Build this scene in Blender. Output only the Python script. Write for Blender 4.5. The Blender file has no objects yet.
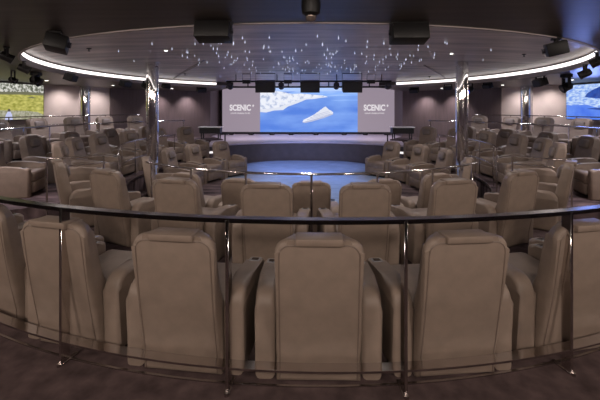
import bpy, bmesh, math, random
from mathutils import Vector, Matrix
random.seed(7)
S = bpy.context.scene
COL = S.collection
PI = math.pi
R = math.radians
CY = 8.4                      # centre of the round theatre (0, CY)
# ------------------------------------------------------------------ camera
F, YH, CX, H = 355.0, 108.0, 306.0, 1.75
cam = bpy.data.cameras.new('camera'); co = bpy.data.objects.new('camera', cam); COL.objects.link(co)
YAW = math.atan((CX - 300) / F)
co.location = (0, 0, H); co.rotation_euler = (PI / 2, 0, YAW)
cam.lens = F / 600 * 36; cam.sensor_width = 36; cam.shift_y = -(200 - YH) / 600; cam.clip_start = 0.05
S.camera = co
def W(px, py, d):             # where a point seen at a pixel stands, at a distance d along the view
    xr = (px - 300) / F * d; z = H - (py - YH) / F * d
    c, s = math.cos(YAW), math.sin(YAW)
    return Vector((xr * c - d * s, xr * s + d * c, z))
def P(r, th, z=0.0):          # polar: th = 0 towards the camera side, positive to the right
    return Vector((r * math.sin(R(th)), CY - r * math.cos(R(th)), z))
# ------------------------------------------------------------------ materials
def nt(name):
    m = bpy.data.materials.new(name); m.use_nodes = True
    return m, m.node_tree.nodes, m.node_tree.links, m.node_tree.nodes['Principled BSDF']
def mat(name, col, rough=.6, metal=0, var=.0, scale=20, bump=0, spec=.5, coat=0, stretch=None):
    m, n, l, b = nt(name)
    b.inputs['Base Color'].default_value = (*col, 1); b.inputs['Roughness'].default_value = rough
    b.inputs['Metallic'].default_value = metal; b.inputs['Specular IOR Level'].default_value = spec
    b.inputs['Coat Weight'].default_value = coat
    if var or bump:
        tc = n.new('ShaderNodeTexCoord'); no = n.new('ShaderNodeTexNoise'); no.inputs['Scale'].default_value = scale
        no.inputs['Detail'].default_value = 4
        src = tc.outputs['Object']
        if stretch:
            mp = n.new('ShaderNodeMapping'); mp.inputs['Scale'].default_value = stretch; l.new(src, mp.inputs[0]); src = mp.outputs[0]
        l.new(src, no.inputs['Vector'])
        if var:
            cr = n.new('ShaderNodeValToRGB')
            cr.color_ramp.elements[0].position = .3; cr.color_ramp.elements[1].position = .7
            cr.color_ramp.elements[0].color = (*[max(0, c * (1 - var)) for c in col], 1)
            cr.color_ramp.elements[1].color = (*[min(1, c * (1 + var)) for c in col], 1)
            l.new(no.outputs['Fac'], cr.inputs[0]); l.new(cr.outputs[0], b.inputs['Base Color'])
        if bump:
            bp = n.new('ShaderNodeBump'); bp.inputs['Strength'].default_value = bump; bp.inputs['Distance'].default_value = .01
            l.new(no.outputs['Fac'], bp.inputs['Height']); l.new(bp.outputs[0], b.inputs['Normal'])
    return m
def emit(name, col, st, col2=None, scale=6, lo=.4, hi=.6, detail=5, stretch=None):
    m, n, l, b = nt(name)
    b.inputs['Base Color'].default_value = (0.02, 0.02, 0.02, 1); b.inputs['Roughness'].default_value = .4
    b.inputs['Emission Color'].default_value = (*col, 1); b.inputs['Emission Strength'].default_value = st
    if col2:
        tc = n.new('ShaderNodeTexCoord'); no = n.new('ShaderNodeTexNoise'); no.inputs['Scale'].default_value = scale
        no.inputs['Detail'].default_value = detail
        src = tc.outputs['Object']
        if stretch:
            mp = n.new('ShaderNodeMapping'); mp.inputs['Scale'].default_value = stretch; l.new(src, mp.inputs[0]); src = mp.outputs[0]
        l.new(src, no.inputs['Vector'])
        cr = n.new('ShaderNodeValToRGB'); cr.color_ramp.elements[0].position = lo; cr.color_ramp.elements[1].position = hi
        cr.color_ramp.elements[0].color = (*col, 1); cr.color_ramp.elements[1].color = (*col2, 1)
        l.new(no.outputs['Fac'], cr.inputs[0]); l.new(cr.outputs[0], b.inputs['Emission Color'])
    return m
M = {}
M['leather'] = mat('leather', (.218, .168, .134), .50, var=.10, scale=9, bump=.05, spec=.4)
M['pad'] = mat('pad_leather', (.17, .14, .125), .48, var=.1, scale=9, bump=.05, spec=.4)
M['piping'] = mat('piping_leather', (.15, .112, .09), .5)
M['dark'] = mat('black_plastic', (.006, .0055, .006), .5)
M['grille'] = mat('black_grille', (.012, .011, .013), .6, var=.5, scale=160)
M['panelframe'] = mat('panel_frame', (.45, .45, .47), .25, .3)
M['panelglass'] = mat('panel_glass', (.01, .01, .015), .1)
M['chrome'] = mat('chrome', (.62, .58, .56), .13, 1)
M['mirror'] = mat('mirror_steel', (.8, .78, .78), .045, 1)
M['carpet'] = mat('carpet', (.072, .050, .049), .95, var=.4, scale=7, bump=.5, spec=.1)
M['carpet2'] = mat('carpet_wave', (.098, .072, .076), .95, var=.75, scale=2.2, bump=.3, spec=.1, stretch=(1, 3, 1))
M['ceil'] = mat('ceiling_dark', (.085, .068, .060), .42, var=.22, scale=1.6, spec=.35, stretch=(.5, 7, 1))
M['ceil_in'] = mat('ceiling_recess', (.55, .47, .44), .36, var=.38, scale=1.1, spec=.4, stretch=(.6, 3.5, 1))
M['lip'] = mat('lip_paint', (.34, .29, .28), .5)
M['beige'] = mat('wall_beige', (.62, .53, .51), .75, var=.04, scale=3)
M['darkwall'] = mat('wall_dark', (.135, .102, .105), .6, var=.12, scale=3, stretch=(4, 4, .5))
M['fascia'] = mat('stage_fascia', (.08, .062, .066), .5, var=.12, scale=5)
M['stage'] = mat('stage_floor', (.58, .50, .57), .4, var=.08, scale=6)
M['dance'] = mat('dance_floor', (.31, .39, .52), .26, var=.18, scale=3, spec=.6, stretch=(1, 6, 1))
M['truss'] = mat('truss_black', (.014, .013, .014), .4, .5)
M['trim'] = mat('steel_trim', (.5, .46, .45), .25, 1)
M['white'] = mat('white_plastic', (.75, .73, .72), .4)
M['led'] = emit('led_cove', (1, .93, .90), 1.9)
M['nosing'] = emit('led_nosing', (1, .93, .92), 1.1)
M['down'] = emit('downlight_lens', (1, .95, .88), 6)
M['star'] = emit('star_tip', (.75, .80, 1), 1.2)
M['lens'] = mat('lens_glass', (.05, .05, .07), .05, coat=1)
M['blue_lamp'] = emit('blue_lamp', (.03, .05, 1), 1.6)
M['white_lamp'] = emit('white_lamp', (1, .95, .9), 1.6)
# ------------------------------------------------------------------ mesh helpers
def link(name, bm, m, parent=None, smooth=40):
    me = bpy.data.meshes.new(name)
    bmesh.ops.recalc_face_normals(bm, faces=bm.faces)
    for f in bm.faces: f.smooth = bool(smooth)
    if smooth:
        for e in bm.edges:
            if len(e.link_faces) == 2 and e.calc_face_angle(0) > R(smooth): e.smooth = False
    bm.to_mesh(me); bm.free()
    me.materials.append(m)
    o = bpy.data.objects.new(name, me); COL.objects.link(o)
    if parent: o.parent = parent
    return o
def tag(o, label=None, cat=None, group=None, kind=None):
    if label: o['label'] = label
    if cat: o['category'] = cat
    if group: o['group'] = group
    if kind: o['kind'] = kind
    return o
def thing(name, label, cat, loc=(0, 0, 0), rz=0, group=None):
    o = bpy.data.objects.new(name, None); COL.objects.link(o); o.empty_display_size = .1
    o.location = loc; o.rotation_euler = (0, 0, rz)
    return tag(o, label, cat, group)
def merge(bm, b2):
    me = bpy.data.meshes.new('tmp'); b2.to_mesh(me); b2.free(); bm.from_mesh(me); bpy.data.meshes.remove(me)
def box(bm, lo, hi, bev=0, seg=2, fn=None):
    b = bmesh.new(); bmesh.ops.create_cube(b, size=1)
    for v in b.verts: v.co = Vector([lo[i] + (v.co[i] + .5) * (hi[i] - lo[i]) for i in range(3)])
    if fn:
        for v in b.verts: v.co = Vector(fn(v.co))
    if bev: bmesh.ops.bevel(b, geom=list(b.edges), offset=bev, segments=seg, profile=.5, affect='EDGES')
    merge(bm, b)
    return bm
def BX(lo, hi, bev=0, seg=2, fn=None): return box(bmesh.new(), lo, hi, bev, seg, fn)
def tube(bm, pts, r, n=10, cap=True):
    pts = [Vector(p) for p in pts]; rings = []
    for i, p in enumerate(pts):
        t = (pts[min(i + 1, len(pts) - 1)] - pts[max(i - 1, 0)]).normalized()
        up = Vector((0, 0, 1)) if abs(t.z) < .95 else Vector((1, 0, 0))
        a = t.cross(up).normalized(); b = a.cross(t)
        rings.append([bm.verts.new(p + r * (math.cos(2 * PI * k / n) * a + math.sin(2 * PI * k / n) * b)) for k in range(n)])
    for i in range(len(rings) - 1):
        for k in range(n): bm.faces.new((rings[i][k], rings[i][(k + 1) % n], rings[i + 1][(k + 1) % n], rings[i + 1][k]))
    if cap: bm.faces.new(rings[0][::-1]); bm.faces.new(rings[-1])
    return bm
def lathe(bm, prof, n=24, base=(0, 0, 0)):
    rings = []
    for r, z in prof:
        rings.append([bm.verts.new((base[0] + r * math.cos(2 * PI * k / n), base[1] + r * math.sin(2 * PI * k / n), base[2] + z)) for k in range(n)])
    for i in range(len(rings) - 1):
        for k in range(n): bm.faces.new((rings[i][k], rings[i][(k + 1) % n], rings[i + 1][(k + 1) % n], rings[i + 1][k]))
    bm.faces.new(rings[0][::-1]); bm.faces.new(rings[-1])
    return bm
def sector(r0, r1, a0, a1, z0, z1, step=2.0, c=(0, CY)):
    bm = bmesh.new(); full = abs(a1 - a0) >= 359.9
    n = max(1, int(math.ceil(abs(a1 - a0) / step))); q = []
    for i in range(n if full else n + 1):
        a = a0 + (a1 - a0) * i / n
        s, k = math.sin(R(a)), -math.cos(R(a))
        q.append([bm.verts.new((c[0] + r * s, c[1] + r * k, z)) for r, z in ((r0, z0), (r1, z0), (r1, z1), (r0, z1))])
    m = len(q)
    for i in range(m if full else m - 1):
        u, v = q[i], q[(i + 1) % m]
        for k in range(4): bm.faces.new((u[k], u[(k + 1) % 4], v[(k + 1) % 4], v[k]))
    if not full: bm.faces.new(q[0]); bm.faces.new(q[-1][::-1])
    return bm
def prism(pts, z0, z1):
    bm = bmesh.new()
    a = [bm.verts.new((x, y, z0)) for x, y in pts]; b = [bm.verts.new((x, y, z1)) for x, y in pts]; n = len(pts)
    bm.faces.new(a[::-1]); bm.faces.new(b)
    for i in range(n): bm.faces.new((a[i], a[(i + 1) % n], b[(i + 1) % n], b[i]))
    return bm
def struct(name, bm, m, smooth=40): return tag(link(name, bm, m, None, smooth), kind='structure')
# ------------------------------------------------------------------ setting
ZC, ZI = 2.49, 2.78            # outer ceiling, recessed ceiling
RW, RB = 8.6, 10.3             # wall radius, back wall radius
PIT, T1, T2, STG = -.23, .18, .50, .46
A0 = 56.6                      # where the side tiers begin
struct('floor', sector(3.88, RB, -A0, A0, -.6, 0), M['carpet'])
pit = bmesh.new(); lathe(pit, [(3.95, 0), (3.95, .3)], 90, (0, CY, PIT - .3))
struct('floor_pit', pit, M['carpet2'])
struct('floor_pit_front', sector(3.9, 5.12, 138, 222, PIT - .3, PIT - .001), M['carpet2'])
dn = [(2.4 * math.copysign(abs(math.cos(t)) ** .55, math.cos(t)), 9.72 + 3.6 * math.copysign(abs(math.sin(t)) ** .55, math.sin(t))) for t in [2 * PI * i / 64 for i in range(64)]]
dn = [(x * (1 - .34 * max(0, (10.6 - y) / 4)), y) for x, y in dn]
struct('floor_dance', prism(dn, PIT, PIT + .008), M['dance'])
for s, nm in ((-1, 'left'), (1, 'right')):
    a, b = sorted((s * A0, s * 138))
    struct('floor_tier_' + nm, sector(3.88, 6.66, a, b, -.6, T1), M['carpet2'])
    a2, b2 = sorted((s * A0, s * 150))
    struct('floor_upper_tier_' + nm, sector(6.66, RW + .1, a2, b2, -.6, T2), M['carpet2'])
    a3, b3 = sorted((s * 138, s * 150))
    struct('floor_stage_side_' + nm, sector(5.2, 6.66, a3, b3, -.6, PIT), M['carpet2'])
    # tier edge trims
    struct('trim_tier_' + nm, sector(3.865, 3.88, a, b, T1 - .05, T1 + .004), M['trim'])
    # walls
    ab = 122.4 if s < 0 else 123.5
    a, b = sorted((s * A0, s * ab))
    struct('wall_' + nm, sector(RW, RW + .15, a, b, -.6, 3.1), M['beige'])
    a, b = sorted((s * ab, s * 150))
    struct('wall_dark_' + nm, sector(RW - .06, RW + .15, a, b, -.6, 3.1), M['darkwall'])
    a, b = sorted((s * A0, s * (A0 - .8)))
    struct('wall_return_' + nm, sector(RW, RB, a, b, -.6, 3.1), M['beige'])
    x = s * 4.35
    struct('wall_stage_' + nm, BX((min(x, x + s * .15), 15.85, -.6), (max(x, x + s * .15), 18.2, 3.3)), M['darkwall'], 0)
struct('wall_back', sector(RB, RB + .15, -A0, A0, -.6, 3.1), M['beige'])
struct('wall_stage', BX((-4.6, 18.0, -.6), (4.6, 18.15, 3.3)), M['darkwall'], 0)
struct('ceiling', sector(5.34, RB + .1, -150, 150, ZC, 3.1), M['ceil'])
struct('ceiling_stage', BX((-4.9, 12.4, 2.765), (4.9, 18.2, 3.25)), M['ceil_in'], 0)
DOME = [(.01, 2.82), (3.0, 2.80), (4.2, 2.76), (5.0, 2.72), (5.345, 2.69)]
def zi(x, y):                   # height of the shallow domed recess above a point
    q = math.hypot(x, y - CY)
    for (ra, a), (rb, b) in zip(DOME, DOME[1:]):
        if q <= rb: return a + (b - a) * max(0, q - ra) / (rb - ra)
    return DOME[-1][1]
rc = bmesh.new(); lathe(rc, DOME + [(5.345, 3.2)], 120, (0, CY, 0))
struct('ceiling_recess', rc, M['ceil_in'])
struct('trim_ring', sector(5.315, 5.34, -150, 150, ZC - .012, ZC + .085), M['lip'])
led = tag(link('cove_light', sector(5.325, 5.338, -143, 143, ZC + .086, ZC + .165), M['led']),
          'long white light strip curving round the edge of the recessed ceiling', 'light strip')
struct('trim_floor', sector(6.165, 6.18, -40, 40, 0, .008), M['trim'])
# stage
fr = [P(5.12, a) for a in [138 + 84 * i / 48 for i in range(49)]]
outl = [(p.x, p.y) for p in fr]
st = [(x, y) for x, y in outl] + [(-4.3, 15.2), (-4.3, 17.98), (4.3, 17.98), (4.3, 15.2)][::1]
# order: outl runs from the right end to the left end
poly = [(p[0], p[1]) for p in outl] + [(-3.75, 14.0), (-4.1, 15.9), (-4.34, 15.9), (-4.34, 17.99), (4.34, 17.99), (4.34, 15.9), (4.1, 15.9), (3.75, 14.0)]
struct('floor_stage', prism(poly, STG - .05, STG), M['stage'])
poly2 = [(p[0], p[1] + .03) for p in outl] + poly[49:]
struct('stage_fascia', prism(poly2, -.5, STG - .05), M['fascia'])
# ------------------------------------------------------------------ the theatre chair
def back_shape(hw, z0, z1, rc, thick, n=6):
    pts = []
    for cx, cz, a0 in ((hw - rc, z1 - rc, 0), (-hw + rc, z1 - rc, 90)):
        for i in range(n + 1):
            a = R(a0 + 90 * i / n); pts.append((cx + rc * math.cos(a), cz + rc * math.sin(a)))
    pts += [(-hw, z0), (hw, z0)]
    return pts
def lean(z): return -.165 * max(0, z - .12)
BT = []
def make_backrest():
    bm = bmesh.new(); pts = back_shape(.272, .0, .958, .085, .15)
    b0 = [bm.verts.new((x, 0, z)) for x, z in pts]; b1 = [bm.verts.new((x * .985, 1, z)) for x, z in pts]
    n = len(pts)
    f0 = bm.faces.new(b0); f1 = bm.faces.new(b1[::-1])
    for i in range(n): bm.faces.new((b0[i], b1[i], b1[(i + 1) % n], b0[(i + 1) % n]))
    eds = list(f0.edges) + list(f1.edges)
    for v in bm.verts: v.co.y = .0 if v.co.y < .5 else .17
    bmesh.ops.bevel(bm, geom=eds, offset=.035, segments=3, profile=.5, affect='EDGES')
    for zc in (.12, .2, .28, .36, .45, .55, .7):
        bmesh.ops.bisect_plane(bm, geom=list(bm.verts) + list(bm.edges) + list(bm.faces), plane_co=(0, 0, zc), plane_no=(0, 0, 1))
    for v in bm.verts:
        t = (v.co.z - .06) / .9
        if v.co.y > .085: v.co.y += -.055 * t + .16 * max(0, 1 - t / .55) ** 1.3
        if v.co.y > .06: v.co.x *= 1 - .16 * max(0, t - .15)
        # slight belly of the back shell
        if v.co.y < .02: v.co.y -= .012 * math.sin(PI * min(1, max(0, t)))
        v.co.y += lean(v.co.z)
    return bm
def make_piping():
    bm = bmesh.new(); pts = back_shape(.245, .02, .925, .07, 0)
    pts = [pts[-1]] + pts[:-1]
    path = []
    for i in range(len(pts) - 1):
        (x0, z0), (x1, z1) = pts[i], pts[i + 1]; k = 8 if abs(z1 - z0) > .3 else 1
        for j in range(k): path.append((x0 + (x1 - x0) * j / k, z0 + (z1 - z0) * j / k))
    path.append(pts[-1])
    out = []
    for x, z in path:
        t = (z - .06) / .9
        out.append((x, -.012 * math.sin(PI * t) + lean(z) + .001, z))
    return tube(bm, out, .0045, 6)
def make_arm(s):
    # side outline (y, z): rounded rear shoulder, top sloping gently to the front
    pts = [(.03, 0), (.03, .44)]
    for i in range(1, 7):
        a = PI - (PI / 2) * i / 6; pts.append((.15 + .12 * math.cos(a), .44 + .12 * math.sin(a)))
    pts += [(.30, .552), (.48, .53), (.60, .515)]
    for i in range(0, 4):
        a = PI / 2 * (1 - i / 3); pts.append((.66 + .04 * math.cos(a), .465 + .045 * math.sin(a)))
    pts.append((.70, 0))
    bm = bmesh.new(); a = [bm.verts.new((.279, y, z)) for y, z in pts]; b = [bm.verts.new((.412, y, z)) for y, z in pts]; n = len(pts)
    f0 = bm.faces.new(a); f1 = bm.faces.new(b[::-1])
    for i in range(n): bm.faces.new((a[i], b[i], b[(i + 1) % n], a[(i + 1) % n]))
    bmesh.ops.bevel(bm, geom=list(f0.edges) + list(f1.edges), offset=.032, segments=3, profile=.5, affect='EDGES')
    for v in bm.verts: v.co.x *= s
    return bm
def make_chair(name='theatre_chair'):
    t = thing(name, 'x', 'chair')
    link('base', BX((-.38, .06, 0), (.38, .64, .05), .01, 1), M['dark'], t)
    link('seat', BX((-.278, .13, .24), (.278, .73, .435), .05, 3, lambda c: (c.x, c.y, c.z - (.03 if c.y < .3 and c.z > .3 else 0))), M['leather'], t)
    link('footrest', BX((-.278, .66, .06), (.278, .745, .26), .03, 2), M['leather'], t)
    b = link('backrest', make_backrest(), M['leather'], t)
    link('piping', make_piping(), M['piping'], b)
    def pf(c):
        return (c.x, c.y + lean(c.z), c.z)
    link('headrest', BX((-.13, .10, .715), (.13, .18, .90), .055, 4, pf), M['pad'], b)
    link('headrest_strap', BX((-.145, -.026, .922), (.145, .115, .972), .012, 2, pf), M['leather'], b)
    for s in (-1, 1):
        a = link('arm', make_arm(s), M['leather'], t)
        bm = bmesh.new()
        x = s * .349
        sl = lambda y: .53 - .125 * (y - .48)
        bm = BX((x - .042, .555, 0), (x + .042, .645, .007), .002, 1, lambda c: (c.x, c.y, c.z + sl(c.y) - .001))
        cp = link('control_panel', bm, M['panelframe'], a)
        # dark key pad set in the frame: second material on the same small panel
        cp.data.materials.append(M['panelglass'])
        b2 = bmesh.new(); b2.from_mesh(cp.data)
        k0 = len(b2.faces)
        box(b2, (x - .027, .572, sl(.6) + .005), (x + .027, .628, sl(.6) + .0085), 0, 1, lambda c: (c.x, c.y, c.z + (sl(c.y) - sl(.6))))
        b2.faces.ensure_lookup_table()
        for f in b2.faces[k0:]: f.material_index = 1
        b2.to_mesh(cp.data); b2.free()
    return t
def dup(root, loc, rz, label, cat=None, group=None):
    r = root.copy(); COL.objects.link(r); r.location = loc; r.rotation_euler = (0, 0, rz)
    r['label'] = label
    if group: r['group'] = group
    for ch in list(root.children):
        c = ch.copy(); COL.objects.link(c); c.parent = r
        for g in ch.children:
            d = g.copy(); COL.objects.link(d); d.parent = c
    return r
proto = make_chair()
used = [False]
def chair(r, th, z, label, group, jit=0, dx=0):
    p = P(r, th, z) + Vector((dx, 0, 0)); rz = R(th + jit)
    if not used[0]:
        used[0] = True
        proto.location = p; proto.rotation_euler = (0, 0, rz); proto['label'] = label; proto['group'] = group
        return proto
    return dup(proto, p, rz, label, None, group)
ORD = ['first', 'second', 'third', 'fourth', 'fifth', 'sixth', 'seventh', 'eighth']
for k in range(-4, 5):
    sd = 'left' if k < 0 else 'right'
    lb = 'taupe leather chair back in the middle of the nearest row, behind the railing' if k == 0 else \
         'taupe chair in the nearest row, %s to the %s of its middle chair' % (ORD[abs(k) - 1], sd)
    chair(6.14 - .02 * max(0, abs(k) - 1), k * 8.45 + (.4 if k > 1 else -.4 if k < -1 else 0), 0, lb, 'nearest row of chairs', -.3 * k * 8.45, .08)
for k in range(8):
    th = (-50.3, -33.3, -18.7, -5.8, 6.6, 19.3, 33.5, 50.3)[k]; sd = 'left' if th < 0 else 'right'; i = int(abs(k - 3.5))
    chair(4.84 if abs(th) > 40 else 4.65, th, 0, 'taupe chair in the second row from us, %s to the %s of the centre line' % (ORD[i], sd), 'second row of chairs', 0 if abs(th) > 40 else -.28 * th, .07)
for th in (-34, -17, 0, 17, 34):
    sd = 'left' if th < 0 else 'right'
    lb = 'taupe chair alone on the centre line, its back against the blue dance floor' if th == 0 else \
         'taupe chair in the low row before the dance floor, %s %s of the middle' % (ORD[abs(th) // 17 - 1], sd)
    chair(3.42, th, PIT, lb, 'chairs round the dance floor', -.4 * th, .07)
for s in (-1, 1):
    sd, op = ('left', 'right') if s < 0 else ('right', 'left')
    for i, th in enumerate((71, 97, 114.5, 132)):
        d = ['just before the %s mirror column', 'just beyond the %s mirror column', 'second beyond the %s mirror column', 'nearest the stage past the %s mirror column'][i] % sd
        chair(3.4, s * th, PIT, 'taupe chair beside the dance floor, ' + d, 'chairs round the dance floor')
    for i, th in enumerate((63.4, 75.2, 88.5, 102.5, 115.3, 127.3)):
        d = ['end chair by the aisle rail', 'second from the aisle rail', 'third from the aisle rail', 'fourth from the aisle rail',
             'second from the stage end', 'at the stage end'][i]
        chair(4.82, s * th, T1, 'chair in the first raised row on the %s, %s' % (sd, d), 'first raised row on the ' + sd, s * (3, 6, 7, 7, 6, 4)[i])
    for i, th in enumerate((69.5, 83, 95.5, 108, 121)):
        chair(6.0, s * th, T1, 'grey-brown chair in the second raised row on the %s, %s from the near end' % (sd, ORD[i]), 'second raised row on the ' + sd, s * 4)
    for i, th in enumerate((82, 91, 99.7, 108.4, 116.5, 125)):
        chair(7.46, s * th, T2, 'dark chair in the top row on the %s behind the rail, %s from near end' % (sd, ORD[i]), 'top row on the ' + sd, s * 8)
# ------------------------------------------------------------------ railings
def arc(r, a0, a1, z, step=1.5):
    n = max(2, int(abs(a1 - a0) / step) + 1)
    return [P(r, a0 + (a1 - a0) * i / n, z) for i in range(n + 1)]
def railing(name, label, r, a0, a1, zf, h, posts, group=None, rad=.018, low=None, flat=None, pw=.05, base=None, dx=0):
    mid = P(r, (a0 + a1) / 2, zf); t = thing(name, label, 'railing', mid + Vector((dx, 0, 0)), 0, group)
    def loc(pts): return [p - mid for p in pts]
    if flat:
        bm = sector(r - .03, r + .03, a0, a1, zf + h - .027, zf + h, 1.2)
        for v in bm.verts: v.co -= mid
        bmesh.ops.bevel(bm, geom=[e for e in bm.edges if e.calc_length() > .03 and len(e.link_faces) == 2 and e.calc_face_angle(0) > 1], offset=.006, segments=2, affect='EDGES')
        link('handrail', bm, M['chrome'], t)
    else:
        link('handrail', tube(bmesh.new(), loc(arc(r, a0, a1, zf + h)), rad, 12), M['chrome'], t)
    if low: link('lower_bar', tube(bmesh.new(), loc(arc(r, a0, a1, zf + low)), rad * .7, 10), M['chrome'], t)
    if flat:
        bm = sector(r - .045, r + .028, a0, a1, zf + flat[0], zf + flat[1], 1.2)
        for v in bm.verts: v.co -= mid
        link('lower_bar', bm, M['chrome'], t)
    for a in posts:
        zb = zf if base is None else base
        m4 = Matrix.Translation(P(r, a, zb) - mid) @ Matrix.Rotation(R(a), 4, 'Z')
        bm = BX((-pw / 2, -.034 if flat else -.008, 0), (pw / 2, .034 if flat else .008, zf + h - zb - rad * .6), .003, 1); bm.transform(m4)
        po = link('post', bm, M['chrome'], t)
        if flat:
            bm = BX((-pw / 2 - .004, -.035, 0), (pw / 2 + .004, .10, .014), .003, 1)
            lathe(bm, [(.014, 0), (.014, .02)], 10, (0, -.04, 0)); bm.transform(m4)
            link('foot_plate', bm, M['trim'], po)
    return t
railing('railing', 'curved polished steel railing behind the nearest row of chairs', 6.235, -44, 44, 0, 1.075,
        (-38.3, -27.3, -16.2, -5.15, 4.8, 15.4, 26.4, 37.4), rad=.019, flat=(.150, .163), pw=.022, dx=.08)
railing('railing', 'curved steel rail on the step edge above the dance floor', 3.84, -42, 42, 0, .90, (-40, -26, -13, 0, 13, 26, 40), rad=.016, pw=.03, dx=.07)
for s in (-1, 1):
    sd = 'left' if s < 0 else 'right'
    railing('railing', 'steel rail along the first raised tier past the mirror column on the %s' % sd, 3.95, s * 60, s * 112, T1, .82, [s * a for a in (60.5, 72, 86, 99, 111.5)], rad=.015, pw=.028, low=.42)
    railing('railing', 'long steel rail in front of the top row of chairs on the %s' % sd, 6.69, s * 62, s * 137, T2, .78, [s * a for a in (62.5, 71, 80, 89, 96, 103, 110, 119, 128, 136.5)], rad=.02, pw=.03)
    railing('railing', 'steel rail against the wall behind the top row on the %s' % sd, 8.02, s * 66, s * 128, T2, 1.0, [s * a for a in (66.5, 78, 90, 97, 104, 111, 119, 127.5)], rad=.015, pw=.028, low=.75)
    # short two-bar rail by the aisle, radial
    p0, p1 = P(5.0, s * 56.3), P(4.2, s * 56.3); mid = (p0 + p1) / 2
    t = thing('railing', 'short two bar steel rail closing the %s end of the second row' % sd, 'railing', mid)
    a, b = p0 - mid, p1 - mid; up = Vector((0, 0, 1))
    link('handrail', tube(bmesh.new(), [a + up * .93, b + up * .93], .016, 10), M['chrome'], t)
    link('lower_bar', tube(bmesh.new(), [a * .5 + up * .80, b + up * .80], .014, 10), M['chrome'], t)
    for q in (a, b): link('post', tube(bmesh.new(), [q, q + up * .93], .014, 10), M['chrome'], t)
# ------------------------------------------------------------------ mirror columns
for s in (-1, 1):
    sd = 'left' if s < 0 else 'right'
    for (x, y, zb, zt, rr, nm) in ((3.50, 8.03, PIT, 2.787, .13, 'mirror clad round column standing beside the dance floor on the %s'), (7.47 if s < 0 else 7.34, 11.85 if s < 0 else 11.95, T2, ZC, .17, 'mirror clad round column against the beige wall on the %s')):
        t = thing('mirror_column', nm % sd, 'column', (s * x, y, zb)); h = zt - zb
        link('shaft', lathe(bmesh.new(), [(rr, 0), (rr, h - .001)], 40), M['mirror'], t)
        link('collar', lathe(bmesh.new(), [(rr + .012, 0), (rr + .012, .07), (rr, .075)], 40), M['trim'], t)
        bm = bmesh.new()
        for k in range(6):
            a = k * PI / 3 + .3; tube(bm, [(math.cos(a) * rr, math.sin(a) * rr, .08), (math.cos(a) * rr, math.sin(a) * rr, h - .01)], .006, 6)
        link('seam', bm, M['chrome'], t)
# ------------------------------------------------------------------ screens
def text_mesh(txt, size, bold=0, align='CENTER'):
    cu = bpy.data.curves.new('t', 'FONT'); cu.body = txt; cu.size = size; cu.align_x = align; cu.extrude = .002; cu.offset = bold
    o = bpy.data.objects.new('t', cu); COL.objects.link(o)
    dg = bpy.context.evaluated_depsgraph_get(); me = bpy.data.meshes.new_from_object(o.evaluated_get(dg))
    bpy.data.objects.remove(o); bm = bmesh.new(); bm.from_mesh(me); bpy.data.meshes.remove(me); return bm
def flat_poly(pts, y, t=.002):
    # polygon in local x,z ; thickness along -y
    bm = bmesh.new(); n = len(pts)
    a = [bm.verts.new((x, y, z)) for x, z in pts]; b = [bm.verts.new((x, y - t, z)) for x, z in pts]
    bm.faces.new(a); bm.faces.new(b[::-1])
    for i in range(n): bm.faces.new((a[i], b[i], b[(i + 1) % n], a[(i + 1) % n]))
    bmesh.ops.triangulate(bm, faces=bm.faces[:2])
    return bm
E = {}
E['side'] = emit('screen_lavender', (.30, .245, .30), 1.0)
E['sea'] = emit('screen_sea', (.075, .21, .74), 1.0, (.24, .43, .92), .9, .38, .68, stretch=(.4, 1, 1.6))
E['sealight'] = emit('screen_sea_light', (.22, .42, .95), 1.0, (.35, .55, .98), 4, .35, .65, stretch=(.3, 1, 2))
E['coast'] = emit('screen_coast', (.42, .50, .70), 1.0, (.85, .88, .97), 5, .34, .52, 8)
E['shore'] = emit('screen_shore', (.75, .78, .88), 1.0)
E['ship'] = emit('screen_ship', (.82, .84, .95), 1.0)
E['shipd'] = emit('screen_ship_deck', (.48, .52, .70), 1.0)
E['logo'] = emit('screen_logo', (.75, .70, .74), 1.0)
E['sky'] = emit('screen_haze', (.45, .62, 1.0), 1.0)
E['field'] = emit('screen_field', (.27, .27, .035), 1.0, (.62, .58, .16), 7, .35, .65, 6, (1, 1, 2.5))
E['fieldg'] = emit('screen_grey_grass', (.22, .22, .12), 1.0, (.5, .48, .38), 14, .35, .65)
E['tree'] = emit('screen_trees', (.10, .11, .07), 1.0, (.75, .74, .68), 13, .42, .6, 6)
E['hedge'] = emit('screen_hedge', (.16, .16, .09), 1.0)
E['shirt'] = emit('screen_shirt', (.55, .58, .85), 1.0)
E['hair'] = emit('screen_hair', (.10, .08, .07), 1.0)
E['bluer'] = emit('screen_blue_sea', (.06, .17, .80), 1.0, (.16, .33, .92), 2.5, .35, .7)
E['island'] = emit('screen_island', (.012, .045, .28), 1.0, (.03, .09, .42), 6, .4, .6)
E['surf'] = emit('screen_surf', (.20, .36, .85), 1.0, (.62, .76, .98), 8, .4, .6, 6, (1, 1, 2.5))
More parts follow.
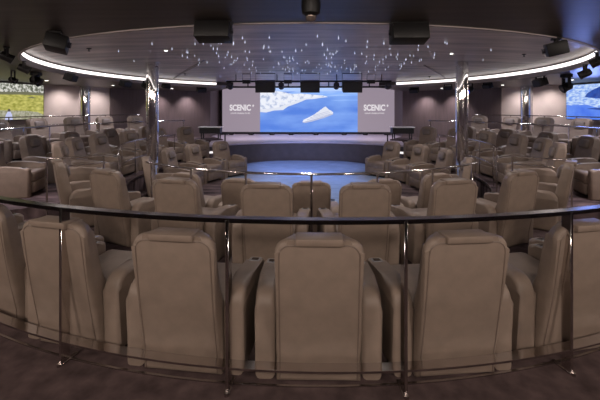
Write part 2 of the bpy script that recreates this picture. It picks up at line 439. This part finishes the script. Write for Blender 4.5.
# the stage screen
SD = 17.55
def SP(px, py): p = W(px, py, SD); return p.x, p.z
x0, zb = SP(222, 132); x1, zt = SP(395.5, 87.5)
t = thing('projection_screen', 'wide screen at the back of the stage showing a white ship off a coast', 'screen', (0, SD, zb))
L = lambda px, py: (SP(px, py)[0], SP(px, py)[1] - zb)
a, b = L(222, 132), L(395.5, 87.5)
link('screen_frame', BX((a[0] - .05, .005, -.06), (b[0] + .05, .12, b[1] + .05), .01, 1), M['dark'], t)
link('screen_side', flat_poly([L(222, 132), L(260, 132), L(260, 87.5), L(222, 87.5)], .004, .01), E['side'], t)
link('screen_side', flat_poly([L(357.5, 132), L(395.5, 132), L(395.5, 87.5), L(357.5, 87.5)], .004, .01), E['side'], t)
pic = link('picture', flat_poly([L(260, 132), L(357.5, 132), L(357.5, 87.5), L(260, 87.5)], .004, .01), E['sea'], t)
Y = -.007
link('sea_glow', flat_poly([L(260, 107), L(288, 104), L(312, 97), L(357.4, 95.5), L(357.4, 92), L(300, 91), L(260, 97)], Y + .0005), E['sealight'], pic)
link('haze', flat_poly([L(260, 92), L(290, 91.5), L(357.4, 91.3), L(357.4, 87.6), L(260, 87.6)], Y), E['sky'], pic)
link('coast', flat_poly([L(260.1, 112), L(266, 112.5), L(274, 110.5), L(283, 110), L(288, 106.5), L(298, 103), L(306, 99.5), L(314, 99), L(320, 98), L(328, 97), L(323, 95.5), L(312, 94.5), L(300, 93.5), L(292, 94), L(284, 92), L(272, 90.5), L(260.1, 91)], Y - .002), E['coast'], pic)
link('shore', flat_poly([L(260.1, 112), L(266, 112.5), L(274, 110.5), L(283, 110), L(288, 106.5), L(298, 103), L(306, 99.5), L(314, 99), L(320, 98), L(328, 97), L(320, 97), L(312, 97.5), L(304, 98), L(296, 101), L(286, 104.5), L(280, 107), L(270, 108.5), L(260.1, 109)], Y - .0035), E['shore'], pic)
link('wake', flat_poly([L(330, 100.3), L(345, 99.6), L(357.4, 99.8), L(357.4, 100.4), L(340, 100.8)], Y - .002), E['sealight'], pic)
ship = link('ship', flat_poly([L(302.5, 122.2), L(303.5, 119.8), L(309, 117.2), L(316, 113.5), L(320, 111.5), L(321, 109.3), L(323, 109.2), L(324, 107), L(325.5, 107), L(326, 109), L(330, 110.5), L(333, 112), L(333, 114.5), L(324, 118), L(312, 121.5), L(305, 123)], Y - .004), E['ship'], pic)
link('superstructure', flat_poly([L(313, 115.6), L(317, 112.2), L(320.5, 110.9), L(322, 108.6), L(324.2, 107.2), L(325.6, 106.4), L(326.4, 108.2), L(328, 109.2), L(331.5, 110.8), L(332.4, 113.2), L(325, 115.4), L(318, 117.2)], Y - .0065, .001), E['shore'], pic)
link('hull_shade', flat_poly([L(302.6, 122.2), L(312, 119.6), L(324, 116.2), L(333, 113.4), L(333, 114.5), L(324, 118), L(312, 121.5), L(305, 123)], Y - .0065, .001), E['shipd'], pic)
for k in range(3):
    link('deck_line', flat_poly([L(307 + k * 3, 119.5 - k * 2.0), L(331 - k * 1.2, 113.6 - k * 1.3), L(331 - k * 1.2, 114.1 - k * 1.3), L(307 + k * 3, 120.1 - k * 2.0)], Y - .008, .001), E['shipd'], pic)
for px in (240.7, 374.8):
    bm = text_mesh('SCENIC', .40, .016)
    bm2 = text_mesh('*', .26, .008); bmesh.ops.translate(bm2, verts=bm2.verts, vec=(.83, .10, 0)); merge(bm, bm2)
    xs = [v.co.x for v in bm.verts if v.co.x < .8]
    k = .62 / max(xs)
    for v in bm.verts: v.co = Vector((v.co.x * k, -v.co.z, v.co.y))
    q = L(px, 110.4); bmesh.ops.translate(bm, verts=bm.verts, vec=(q[0] - .03, -.010, q[1]))
    link('logo_lettering', bm, E['logo'], t)
    bm = text_mesh('LUXURY CRUISES & TOURS', .115, .002)
    w = max(v.co.x for v in bm.verts); k = .48 / w
    for v in bm.verts: v.co = Vector((v.co.x * k, -v.co.z, v.co.y * k * 1.15))
    q = L(px, 113.9); bmesh.ops.translate(bm, verts=bm.verts, vec=(q[0] - .03, -.010, q[1]))
    link('tagline_lettering', bm, E['logo'], t)
# floor monitors along the foot of the screen
mon = None
for i, px in enumerate((231, 251, 272, 291, 316, 344, 365, 387)):
    p = W(px, 132, 17.0)
    t2 = thing('floor_monitor', 'small black monitor on the floor under the wide screen, %s from the left' % (ORD[i]), 'stage light', (p.x, 17.0, STG), 0, 'monitors along the foot of the screen')
    link('body', BX((-.13, -.07, .02), (.13, .07, .09), .012, 1), M['dark'], t2)
    link('foot', BX((-.1, -.05, 0), (.1, .05, .02)), M['truss'], t2)
# side screens
def side_screen(s):
    a_in, a_out = (106.6, 93.5) if s < 0 else (108.4, 95.3)
    p1, p0 = P(RW - .15, s * a_in), P(RW - .15, s * a_out)
    mid = (p0 + p1) / 2; ax = (p1 - p0).normalized() if s < 0 else (p0 - p1).normalized()   # image left to right
    rz = math.atan2(ax.y, ax.x); w = (p1 - p0).length; h = 1.02
    sd = 'left' if s < 0 else 'right'
    lb = 'lit wall screen showing a yellow green field and a figure in white' if s < 0 else 'lit wall screen showing blue sea and a dark blue island'
    t = thing('wall_screen', lb, 'screen', (mid.x, mid.y, 1.42), rz)
    link('screen_frame', BX((-w / 2 - .02, .0, -.02), (w / 2 + .02, .05, h + .02), .006, 1), M['dark'], t)
    Q = lambda u, v: (-w / 2 + u * w, v * h)     # u,v in 0..1, v up
    def pl(nm, pts, m, par, y): return link(nm, flat_poly([Q(*p) for p in pts], y, .002), m, par)
    if s < 0:
        pic = pl('picture', [(0, 0), (1, 0), (1, 1), (0, 1)], E['field'], t, -.001)
        pl('grass', [(0, 0), (1, 0), (1, .12), (.9, .2), (.72, .24), (.5, .22), (.2, .27), (0, .22)], E['fieldg'], pic, -.0035)
        pl('trees', [(0, .74), (.3, .72), (.6, .76), (1, .75), (1, 1), (0, 1)], E['tree'], pic, -.0035)
        pl('hedge', [(0, .70), (.3, .685), (.6, .70), (1, .70), (1, .77), (.7, .79), (.4, .76), (0, .78)], E['hedge'], pic, -.0042)
        pl('horse', [(.72, .615), (.76, .63), (.80, .635), (.81, .66), (.83, .635), (.88, .625), (.82, .605)], E['hedge'], pic, -.0042)
        u = .44
        pl('shirt', [(u - .055, 0), (u + .06, 0), (u + .05, .13), (u + .03, .21), (u + .005, .24), (u - .02, .21), (u - .045, .12)], E['shirt'], pic, -.006)
        pl('hair', [(u - .012, .225), (u + .022, .225), (u + .027, .27), (u + .012, .30), (u - .008, .295), (u - .018, .26)], E['hair'], pic, -.008)
    else:
        pic = pl('picture', [(0, 0), (1, 0), (1, 1), (0, 1)], E['bluer'], t, -.001)
        pl('surf', [(0, 1), (.62, 1), (.55, .92), (.42, .80), (.36, .72), (.42, .62), (.55, .58), (.75, .55), (1, .5), (1, .22), (.7, .27), (.5, .33), (.33, .42), (.2, .47), (.08, .40), (0, .42)], E['surf'], pic, -.0035)
        pl('island', [(.30, .64), (.34, .74), (.42, .83), (.55, .93), (.66, 1), (1, 1), (1, .6), (.75, .57), (.5, .585)], E['island'], pic, -.006)
        pl('island_tail', [(.33, .30), (.45, .33), (.62, .34), (.8, .32), (1, .34), (1, .27), (.6, .26)], E['island'], pic, -.006)
    return t
side_screen(-1); side_screen(1)
# ------------------------------------------------------------------ stage furniture
for s in (-1, 1):
    sd = 'left' if s < 0 else 'right'
    t = thing('console_table', 'low black console table with white top at the %s end of the stage' % sd, 'table', (s * 3.86, 14.35, STG - 0.0))
    link('cabinet', BX((-.42, -.2, .27), (.42, .2, .50), .015, 1), M['dark'], t)
    link('top', BX((-.46, -.24, .50), (.46, .24, .535), .008, 1), M['white'], t)
    for dx in (-.34, .34):
        for dy in (-.15, .15): link('leg', BX((dx - .02, dy - .02, 0), (dx + .02, dy + .02, .27)), M['dark'], t)
    t = thing('stand', 'short dark stand with flat top on the %s corner of the stage' % sd, 'stand', (s * 3.02, 13.2, STG))
    link('post', tube(bmesh.new(), [(0, 0, .01), (0, 0, .30)], .025, 10), M['truss'], t)
    link('top', BX((-.13, -.1, .30), (.13, .1, .33), .006, 1), M['dark'], t)
    link('foot', lathe(bmesh.new(), [(.09, 0), (.09, .015)], 20), M['truss'], t)
    # lit steps up to the stage
    t = thing('stage_steps', 'short flight of steps with white lit edges at the %s end of the stage' % sd, 'steps', tuple(P(5.05, s * 139.7, PIT)), R(s * 139.7))
    for k in range(4):
        zz = (k + 1) * .165
        st_ = link('step', BX((-.29, -.30 - .0, k * .165), (.29, .30 - .14 * k, zz), 0), M['fascia'], t, 0)
        link('lit_edge', BX((-.28, .30 - .14 * k, zz - .085), (.28, .306 - .14 * k, zz - .012)), M['nosing'], st_, 0)
for i, x in enumerate((-.42, .46)):
    p = W(292 if i == 0 else 331.5, 200, 1.98 * F / 92)
    tag(link('floor_socket', BX((-.07, -.05, 0), (.07, .05, .006), .002, 1), M['dark'], None), 'small dark socket plate in the blue dance floor, %s one' % ('left' if i == 0 else 'right'), 'floor socket').location = (p.x, p.y, PIT + .008)
# ------------------------------------------------------------------ ceiling equipment
def frame_at(pos, yaw): return pos, yaw
def face_c(p): return math.atan2(-(0 - p.x), (CY - p.y))      # local +y towards the room centre
def speaker(px0, px1, py0, py1, d, ztop, label, yaw=None, tilt=20, group=None):
    c = W((px0 + px1) / 2, (py0 + py1) / 2, d); w = (px1 - px0) / F * d; h = (py1 - py0) / F * d; dp = h * 1.0
    t = thing('hanging_speaker', label, 'speaker', (c.x, c.y, ztop), face_c(c) if yaw is None else yaw, group)
    dz = c.z - ztop
    rot = Matrix.Translation((0, 0, dz)) @ Matrix.Rotation(R(-tilt), 4, 'X')
    bm = BX((-w / 2, -dp / 2, -h * .42), (w / 2, dp / 2, h * .42), .008, 2); bm.transform(rot)
    ca = link('cabinet', bm, M['dark'], t)
    bm = BX((-w / 2 + .012, dp / 2 - .002, -h * .42 + .012), (w / 2 - .012, dp / 2 + .006, h * .42 - .012), .003, 1); bm.transform(rot)
    link('grille', bm, M['grille'], ca)
    bm = bmesh.new()
    for s in (-1, 1):
        box(bm, (s * (w / 2 + .006) - .004, -.02, dz - .02), (s * (w / 2 + .006) + .004, .02, -.012))
    box(bm, (-w / 2 - .01, -.03, -.014), (w / 2 + .01, .03, 0))
    link('bracket', bm, M['truss'], t)
    bm = bmesh.new()
    for s in (-1, 1): tube(bm, [(s * (w / 2), 0, dz), (s * (w / 2 + .018), 0, dz)], .014, 10)
    link('knob', bm, M['dark'], t)
    return t
speaker(196.5, 231, 22, 42, 3.02, ZC, 'black ceiling loudspeaker left of the ceiling camera', yaw=0, tilt=12)
speaker(391, 426.5, 24, 43.5, 3.08, ZC, 'black ceiling loudspeaker right of the ceiling camera', yaw=0, tilt=12)
def projector(px, py, wpx, d, label, yaw):
    c = W(px, py, d); w = wpx / F * d; h = w * .62
    t = thing('hanging_projector', label, 'projector', (c.x, c.y, ZC), yaw); dz = c.z - ZC
    rot = Matrix.Translation((0, 0, dz)) @ Matrix.Rotation(R(-12), 4, 'X') @ Matrix.Rotation(R(-8), 4, 'Y')
    bm = BX((-w / 2, -w * .42, -h / 2), (w / 2, w * .42, h / 2), .012, 2); bm.transform(rot); b = link('body', bm, M['dark'], t)
    bm = tube(bmesh.new(), [(w * .2, w * .42, 0), (w * .2, w * .42 + .03, 0)], h * .2, 20); bm.transform(rot); link('lens', bm, M['lens'], b)
    bm = bmesh.new()
    for k in range(6): box(bm, (-w * .4, -w * .42 - .004, -h * .35 + k * h * .13), (w * .4, -w * .42 + .002, -h * .35 + k * h * .13 + h * .05))
    bm.transform(rot); link('vent', bm, M['truss'], b)
    bm = BX((-w * .25, -w * .2, -.02), (w * .25, w * .2, 0), .004, 1); tube(bm, [(0, 0, -.02), (0, 0, dz)], .022, 10); link('bracket', bm, M['truss'], t)
projector(57, 43.5, 23, 3.45, 'black projector hung from the ceiling near the left end of the light ring', R(-62))
projector(556, 48.5, 21, 3.75, 'black projector hung from the ceiling near the right end of the light ring', R(62))
# dome camera
p = W(311, 9, 2.35)
t = thing('ceiling_camera', 'dark round camera hanging from the ceiling at the top centre', 'camera', (p.x, p.y, ZC))
link('mount', lathe(bmesh.new(), [(.055, -.03), (.06, 0)], 24), M['dark'], t)
link('body', lathe(bmesh.new(), [(.030, -.135), (.058, -.115), (.064, -.07), (.062, -.03), (.05, -.028)], 28), M['dark'], t)
dm = lathe(bmesh.new(), [(.004, -.172), (.022, -.166), (.034, -.150), (.036, -.134)], 24)
link('dome', dm, mat('smoked_dome', (.25, .2, .18), .12, .5), t)
def spot(px, py, size, d, label, aim=None, m=None, yaw=None):
    c = W(px, py, d); r = size / 2 / F * d
    t = thing('spotlight', label, 'spotlight', (c.x, c.y, ZC), face_c(c) if yaw is None else yaw); dz = min(c.z - ZC, -r * 1.35)
    rot = Matrix.Translation((0, 0, dz)) @ Matrix.Rotation(R(-115 if aim is None else aim), 4, 'X')
    bm = lathe(bmesh.new(), [(r * .7, -r * 1.1), (r * .85, -r * .6), (r * .85, r * .6), (r * .95, r * 1.1), (r * .8, r * 1.1), (r * .78, r * .9)], 20); bm.transform(rot)
    b = link('lamp_housing', bm, M['dark'], t)
    bm = lathe(bmesh.new(), [(r * .76, r * .86), (r * .76, r * .95)], 20); bm.transform(rot); link('lens', bm, m or M['lens'], b)
    bm = bmesh.new()
    box(bm, (-r * 1.05, -r * .25, -.02), (r * 1.05, r * .25, -.012)); 
    for s in (-1, 1): box(bm, (s * r * 1.0 - .006, -r * .22, dz - r * .2), (s * r * 1.0 + .006, r * .22, -.013))
    link('yoke', bm, M['truss'], t)
    link('clamp', BX((-.03, -.03, -.014), (.03, .03, 0)), M['truss'], t)
    return t
def moving(px, py, size, d, label):
    c = W(px, py, d); r = size / 2 / F * d; dz = c.z - ZC
    t = thing('hanging_stage_light', label, 'stage light', (c.x, c.y, ZC), face_c(c))
    link('base', BX((-r * .8, -r * .8, -.07), (r * .8, r * .8, 0), .012, 1), M['dark'], t)
    bm = bmesh.new()
    for s in (-1, 1): box(bm, (s * r * .9 - .014, -r * .3, dz - r * .3), (s * r * .9 + .014, r * .3, -.07), .006, 1)
    box(bm, (-r * .9, -r * .3, -.085), (r * .9, r * .3, -.068)); link('yoke', bm, M['truss'], t)
    rot = Matrix.Translation((0, 0, dz)) @ Matrix.Rotation(R(-120), 4, 'X')
    bm = lathe(bmesh.new(), [(r * .5, -r), (r * .85, -r * .6), (r * .8, r * .4), (r * .95, r * .9), (r * .6, r * .95)], 20); bm.transform(rot); h = link('head', bm, M['dark'], t)
    bm = lathe(bmesh.new(), [(r * .55, r * .9), (r * .55, r * 1.0)], 20); bm.transform(rot); link('lens', bm, M['lens'], h)
spot(6.5, 57, 10, 4.3, 'black spotlight hung at the far left edge under the dark ceiling')
spot(24, 68.5, 9, 5.6, 'black spotlight with bright lens just below the left end of the light ring')
moving(36, 80.5, 10, 7.4, 'black moving stage light in front of the field screen')
spot(13, 80, 6, 7.0, 'small black spotlight above the field screen, left of the moving light')
speaker(64.5, 77, 73.5, 81.5, 7.6, ZC, 'small black loudspeaker between the moving light and wall column on the left')
speaker(120, 131, 80.5, 87, 9.6, ZC, 'small black loudspeaker near the ceiling before the dark wall on the left')
spot(146, 86, 7, 9.5, 'blue lit spotlight beside the left mirror column', m=M['blue_lamp'])
speaker(162, 170, 84, 88.5, 10.8, ZC, 'tiny black loudspeaker just right of the left mirror column')
speaker(197, 206, 87.5, 92.5, 12.6, ZC, 'tiny black loudspeaker left of the wide stage screen')
speaker(410, 418.5, 88, 93, 12.6, ZC, 'tiny black loudspeaker right of the wide stage screen')
speaker(444, 452, 85.5, 90, 11.0, ZC, 'tiny black loudspeaker just left of the right mirror column')
spot(469.5, 90, 7, 10.5, 'dark spotlight beside the right mirror column', m=M['blue_lamp'])
speaker(483, 492, 83.5, 88.5, 10.4, ZC, 'small black loudspeaker near the ceiling before the dark wall on the right')
speaker(534, 546, 78, 86.5, 8.2, ZC, 'small black loudspeaker above the beige wall by the right wall column')
moving(566.5, 87, 10, 7.8, 'black moving stage light at the left edge of the blue sea screen')
spot(585, 73.5, 9, 6.0, 'black spotlight just below the right end of the light ring')
spot(597, 62, 10, 4.7, 'black spotlight hung at the far right edge under the dark ceiling')
# lighting bar with loudspeakers over the stage edge
TY = 11.0
def TW(px, py): return W(px, py, TY)
pL, pR = TW(226, 84), TW(391, 84)
t = thing('lighting_truss', 'black lighting bar hung across the recess in front of the stage', 'truss', (0, TY, zi(1.5, TY)))
za, zb_ = TW(300, 81.3).z - zi(1.5, TY), TW(300, 87).z - zi(1.5, TY)
for nm, z in (('bar', za), ('bar', zb_)): link(nm, tube(bmesh.new(), [(pL.x, 0, z), (pR.x, 0, z)], .028, 10), M['truss'], t)
for k in range(9):
    x = pL.x + .05 + (pR.x - pL.x - .1) * k / 8; link('strut', tube(bmesh.new(), [(x, 0, zb_), (x, 0, za)], .018, 8), M['truss'], t)
for x in (pL.x + .3, -.9, .95, pR.x - .3): link('hanger', tube(bmesh.new(), [(x, 0, za), (x, 0, 0)], .014, 8), M['truss'], t)
for i, px in enumerate((265.5, 310, 352)):
    speaker(px - 9.5, px + 9.5, 80, 92.5, TY - .25, zi(1.5, TY), ['left', 'middle', 'right'][i] + ' of the three large black loudspeakers on the lighting bar', yaw=PI, tilt=15)
for i, px in enumerate((246.5, 288, 371)):
    speaker(px - 3.8, px + 3.8, 79.5, 84, TY - .12, zi(1.5, TY), 'small black box on the lighting bar, %s from the left' % ORD[i], yaw=PI, tilt=5)
for i, px in enumerate((230.5, 281.5, 336, 387)):
    c = TW(px, 86.5)
    t = thing('spotlight', 'round black spotlight clipped under the lighting bar, %s from the left' % ORD[i], 'spotlight', (c.x, TY - .09, c.z))
    rot = Matrix.Rotation(R(60), 4, 'X')
    bm = lathe(bmesh.new(), [(.05, -.1), (.085, -.06), (.09, .1), (.075, .1), (.07, .09)], 18); bm.transform(rot); b = link('lamp_housing', bm, M['dark'], t)
    bm = lathe(bmesh.new(), [(.068, .086), (.068, .094)], 18); bm.transform(rot); link('lens', bm, M['lens'], b)
    link('clamp', BX((-.02, .0, .02), (.02, .10, .09)), M['truss'], t)
# ------------------------------------------------------------------ star drops in the recess
me = None
def star(x, y, ln):
    global me
    if me is None:
        bm = lathe(bmesh.new(), [(.001, -1.0), (.005, -.85), (.0065, -.72), (.004, -.5), (.001, -.2), (.001, 0)], 8)
        o = link('crystal_drop', bm, M['star']); me = o.data
    else:
        o = bpy.data.objects.new('crystal_drop', me); COL.objects.link(o)
    o.location = (x, y, zi(x, y)); o.scale = (1, 1, ln)
    tag(o, 'tiny bright crystal drop hanging from the recessed ceiling over the dance floor', 'crystal', 'crystal drops under the recess')
n = 0
while n < 170:
    a = random.uniform(0, 2 * PI); rr = 3.1 * math.sqrt(random.random())
    x, y = rr * math.cos(a) * .85, 7.9 + rr * math.sin(a) * 1.0
    if abs(y - TY) < .4: continue
    star(x, y, random.uniform(.035, .075)); n += 1
for px, py in ((118.5, 52), (134, 62), (152, 45), (172, 51), (447, 45), (491, 51), (434, 60), (445, 44), (483, 61), (410, 58), (428, 49), (195, 46)):
    d = (ZI - .06 - H) * F / (YH - py); p = W(px, py, d); star(p.x, p.y, .055)
# downlights and ceiling details
def downlight(p, label, zz, r=.04, group=None):
    t = thing('downlight', label, 'downlight', (p[0], p[1], zz), 0, group)
    link('ring', lathe(bmesh.new(), [(r * 1.3, -.008), (r * 1.35, 0)], 20), M['white'], t)
    link('lens', lathe(bmesh.new(), [(r, -.012), (r, -.007)], 20), M['down'], t)
for px, py, lb in ((166, 51, 'bright recessed downlight in the left half of the raised ceiling'), (451.5, 54, 'bright recessed downlight in the right half of the raised ceiling')):
    d = (ZI - H) * F / (YH - py); p = W(px, py, d); downlight(p, lb, zi(p.x, p.y), .028)
for i, (px, py) in enumerate(((89, 46.5), (185, 73), (429.5, 75), (524, 52.5))):
    d = (ZI - H) * F / (YH - py); p = W(px, py, d)
    t = thing('sprinkler', 'small dark sprinkler head in the raised ceiling, %s from the left' % ORD[i], 'sprinkler', (p.x, p.y, zi(p.x, p.y)))
    link('rose', lathe(bmesh.new(), [(.035, -.01), (.04, 0)], 16), M['truss'], t)
    link('head', lathe(bmesh.new(), [(.02, -.05), (.02, -.045), (.008, -.04), (.01, -.01)], 12), M['truss'], t)
# raised seams of the recess
for i, pts in enumerate((((172, 77), (197, 66)), ((172, 77), (205, 61)), ((449, 77), (424, 66)))):
    q = [W(px, py, (ZI - H) * F / (YH - py)) for px, py in pts]
    bm = tube(bmesh.new(), [(a.x, a.y, zi(a.x, a.y) - .002) for a in [q[0].lerp(q[1], i / 8) for i in range(9)]], .022, 6)
    struct('trim_%d' % (i + 1), bm, M['lip'])
# wall details
for px, py, s in ((100.5, 85.5, -1), (511, 89, 1)):
    th = 119.0 if s < 0 else 121.0
    p = P(RW, s * (117.8 if s < 0 else 118.5), 2.34 if s < 0 else 2.3)
    t = thing('air_vent', 'black slot air vent high on the beige wall on the %s' % ('left' if s < 0 else 'right'), 'vent', p, R(s * 118))
    link('frame', BX((-.22, -.02, -.05), (.22, 0, .05), .006, 1), M['dark'], t)
    bm = bmesh.new()
    for k in range(3): box(bm, (-.2, -.026, -.035 + k * .028), (.2, -.018, -.025 + k * .028))
    link('slats', bm, M['truss'], t)
p = P(RW - .06, 134.5, 1.93)
t = thing('wall_switch', 'small white switch plate on the dark wall right of the stage', 'switch', p, R(134.5))
link('plate', BX((-.05, -.012, -.05), (.05, 0, .05), .004, 1), M['white'], t)
link('rocker', BX((-.02, -.02, -.025), (.02, -.012, .025), .003, 1), M['panelframe'], t)
# ------------------------------------------------------------------ lights
def spotlamp(p, target, power, col=(1, .9, .82), size=70, blend=.6, rad=.06):
    l = bpy.data.lights.new('lamp', 'SPOT'); l.energy = power; l.color = col; l.spot_size = R(size); l.spot_blend = blend; l.shadow_soft_size = rad
    o = bpy.data.objects.new('lamp', l); COL.objects.link(o); o.location = p
    o.rotation_euler = (Vector(target) - Vector(p)).to_track_quat('-Z', 'Y').to_euler()
    return o
K = 9.0
WARM = (1, .84, .74)
# recessed downlights in the outer ceiling above the rear aisle and the side tiers
for th in (-48, -32, -16, 0, 16, 32, 48):
    p = P(9.3, th, ZC)
    downlight(p, 'round recessed downlight over the rear aisle', ZC, .05, 'rear aisle downlights')
    tgt = P(6.0, th, .5); spotlamp((p.x, p.y, ZC - .03), tgt, 34 * K, WARM, 110, 1.0, .25)
for s in (-1, 1):
    for th in (62, 80, 98, 116, 134):
        p = P(7.0, s * th, ZC); downlight(p, 'round recessed downlight over the %s side tiers' % ('left' if s < 0 else 'right'), ZC, .04, 'side tier downlights ' + ('left' if s < 0 else 'right'))
        spotlamp((p.x, p.y, ZC - .03), (p.x * .93, p.y, 0), 13 * K, (.92, .89, 1), 150, 1.0, .1)
    for th in (99.0, 112.5, 118.8) if s > 0 else (111, 118.8):
        p = P(RW - .55, s * th, ZC - .02); q = P(RW - .02, s * th, 1.1); spotlamp(p, q, 7.5 * K, (1, .90, .87), 125, 1.0, .08)
    for th in (135, 143):
        p = P(RW - .5, s * th, ZC - .02); q = P(RW - .05, s * th, 1.1); spotlamp(p, q, 11 * K, (1, .86, .88), 100, 1.0, .08)
# downlights of the recess
for x, y in ((-2.6, 6.0), (2.6, 6.0), (-2.6, 9.2), (2.6, 9.2), (0, 5.2)):
    spotlamp((x, y, zi(x, y) - .05), (x * 1.05, y - .2, 0), 14 * K, (1, .90, .86), 140, 1.0, .12)
for s in (-1, 1):
    downlight((s * 4.95, 5.5), 'round recessed downlight over the %s aisle' % ('left' if s < 0 else 'right'), ZC, .045)
    spotlamp((s * 4.95, 5.5, ZC - .03), (s * 4.75, 5.6, 0), 16 * K, (1, .86, .88), 80, .9, .1)
# stage lights, with two added blue fills standing in for screen glow
spotlamp((0, TY, 2.4), (0, 9.6, PIT), 1000, (.26, .42, 1), 75, .8, .1)
spotlamp((-1.6, TY, 2.4), (-.3, 12.0, PIT), 480, (.32, .45, 1), 80, .8, .1)
spotlamp((1.6, TY, 2.4), (.3, 12.0, PIT), 480, (.32, .45, 1), 80, .8, .1)
spotlamp((0, TY - .2, 2.3), (0, 7.2, ZI), 260, (.16, .26, 1), 125, 1.0, .1)  # added blue uplight, imitates the stage screen's glow on the recessed ceiling
for x in (-2.5, 0, 2.5): spotlamp((x, 14.6, 2.70), (x, 15.6, STG), 160, (.92, .85, 1), 110, .9, .1)
spotlamp((7.5, 9.6, 1.7), (4.6, 4.0, 2.49), 110, (.25, .35, 1), 75, 1.0, .3)  # added blue fill, imitates the right wall screen's glow on the outer ceiling
w = bpy.data.worlds.new('world'); S.world = w; w.use_nodes = True
w.node_tree.nodes['Background'].inputs[0].default_value = (.6, .55, .55, 1); w.node_tree.nodes['Background'].inputs[1].default_value = .02
S.view_settings.view_transform = 'Standard'; S.view_settings.look = 'None'; S.view_settings.gamma = 1
S.view_settings.exposure = 0.0
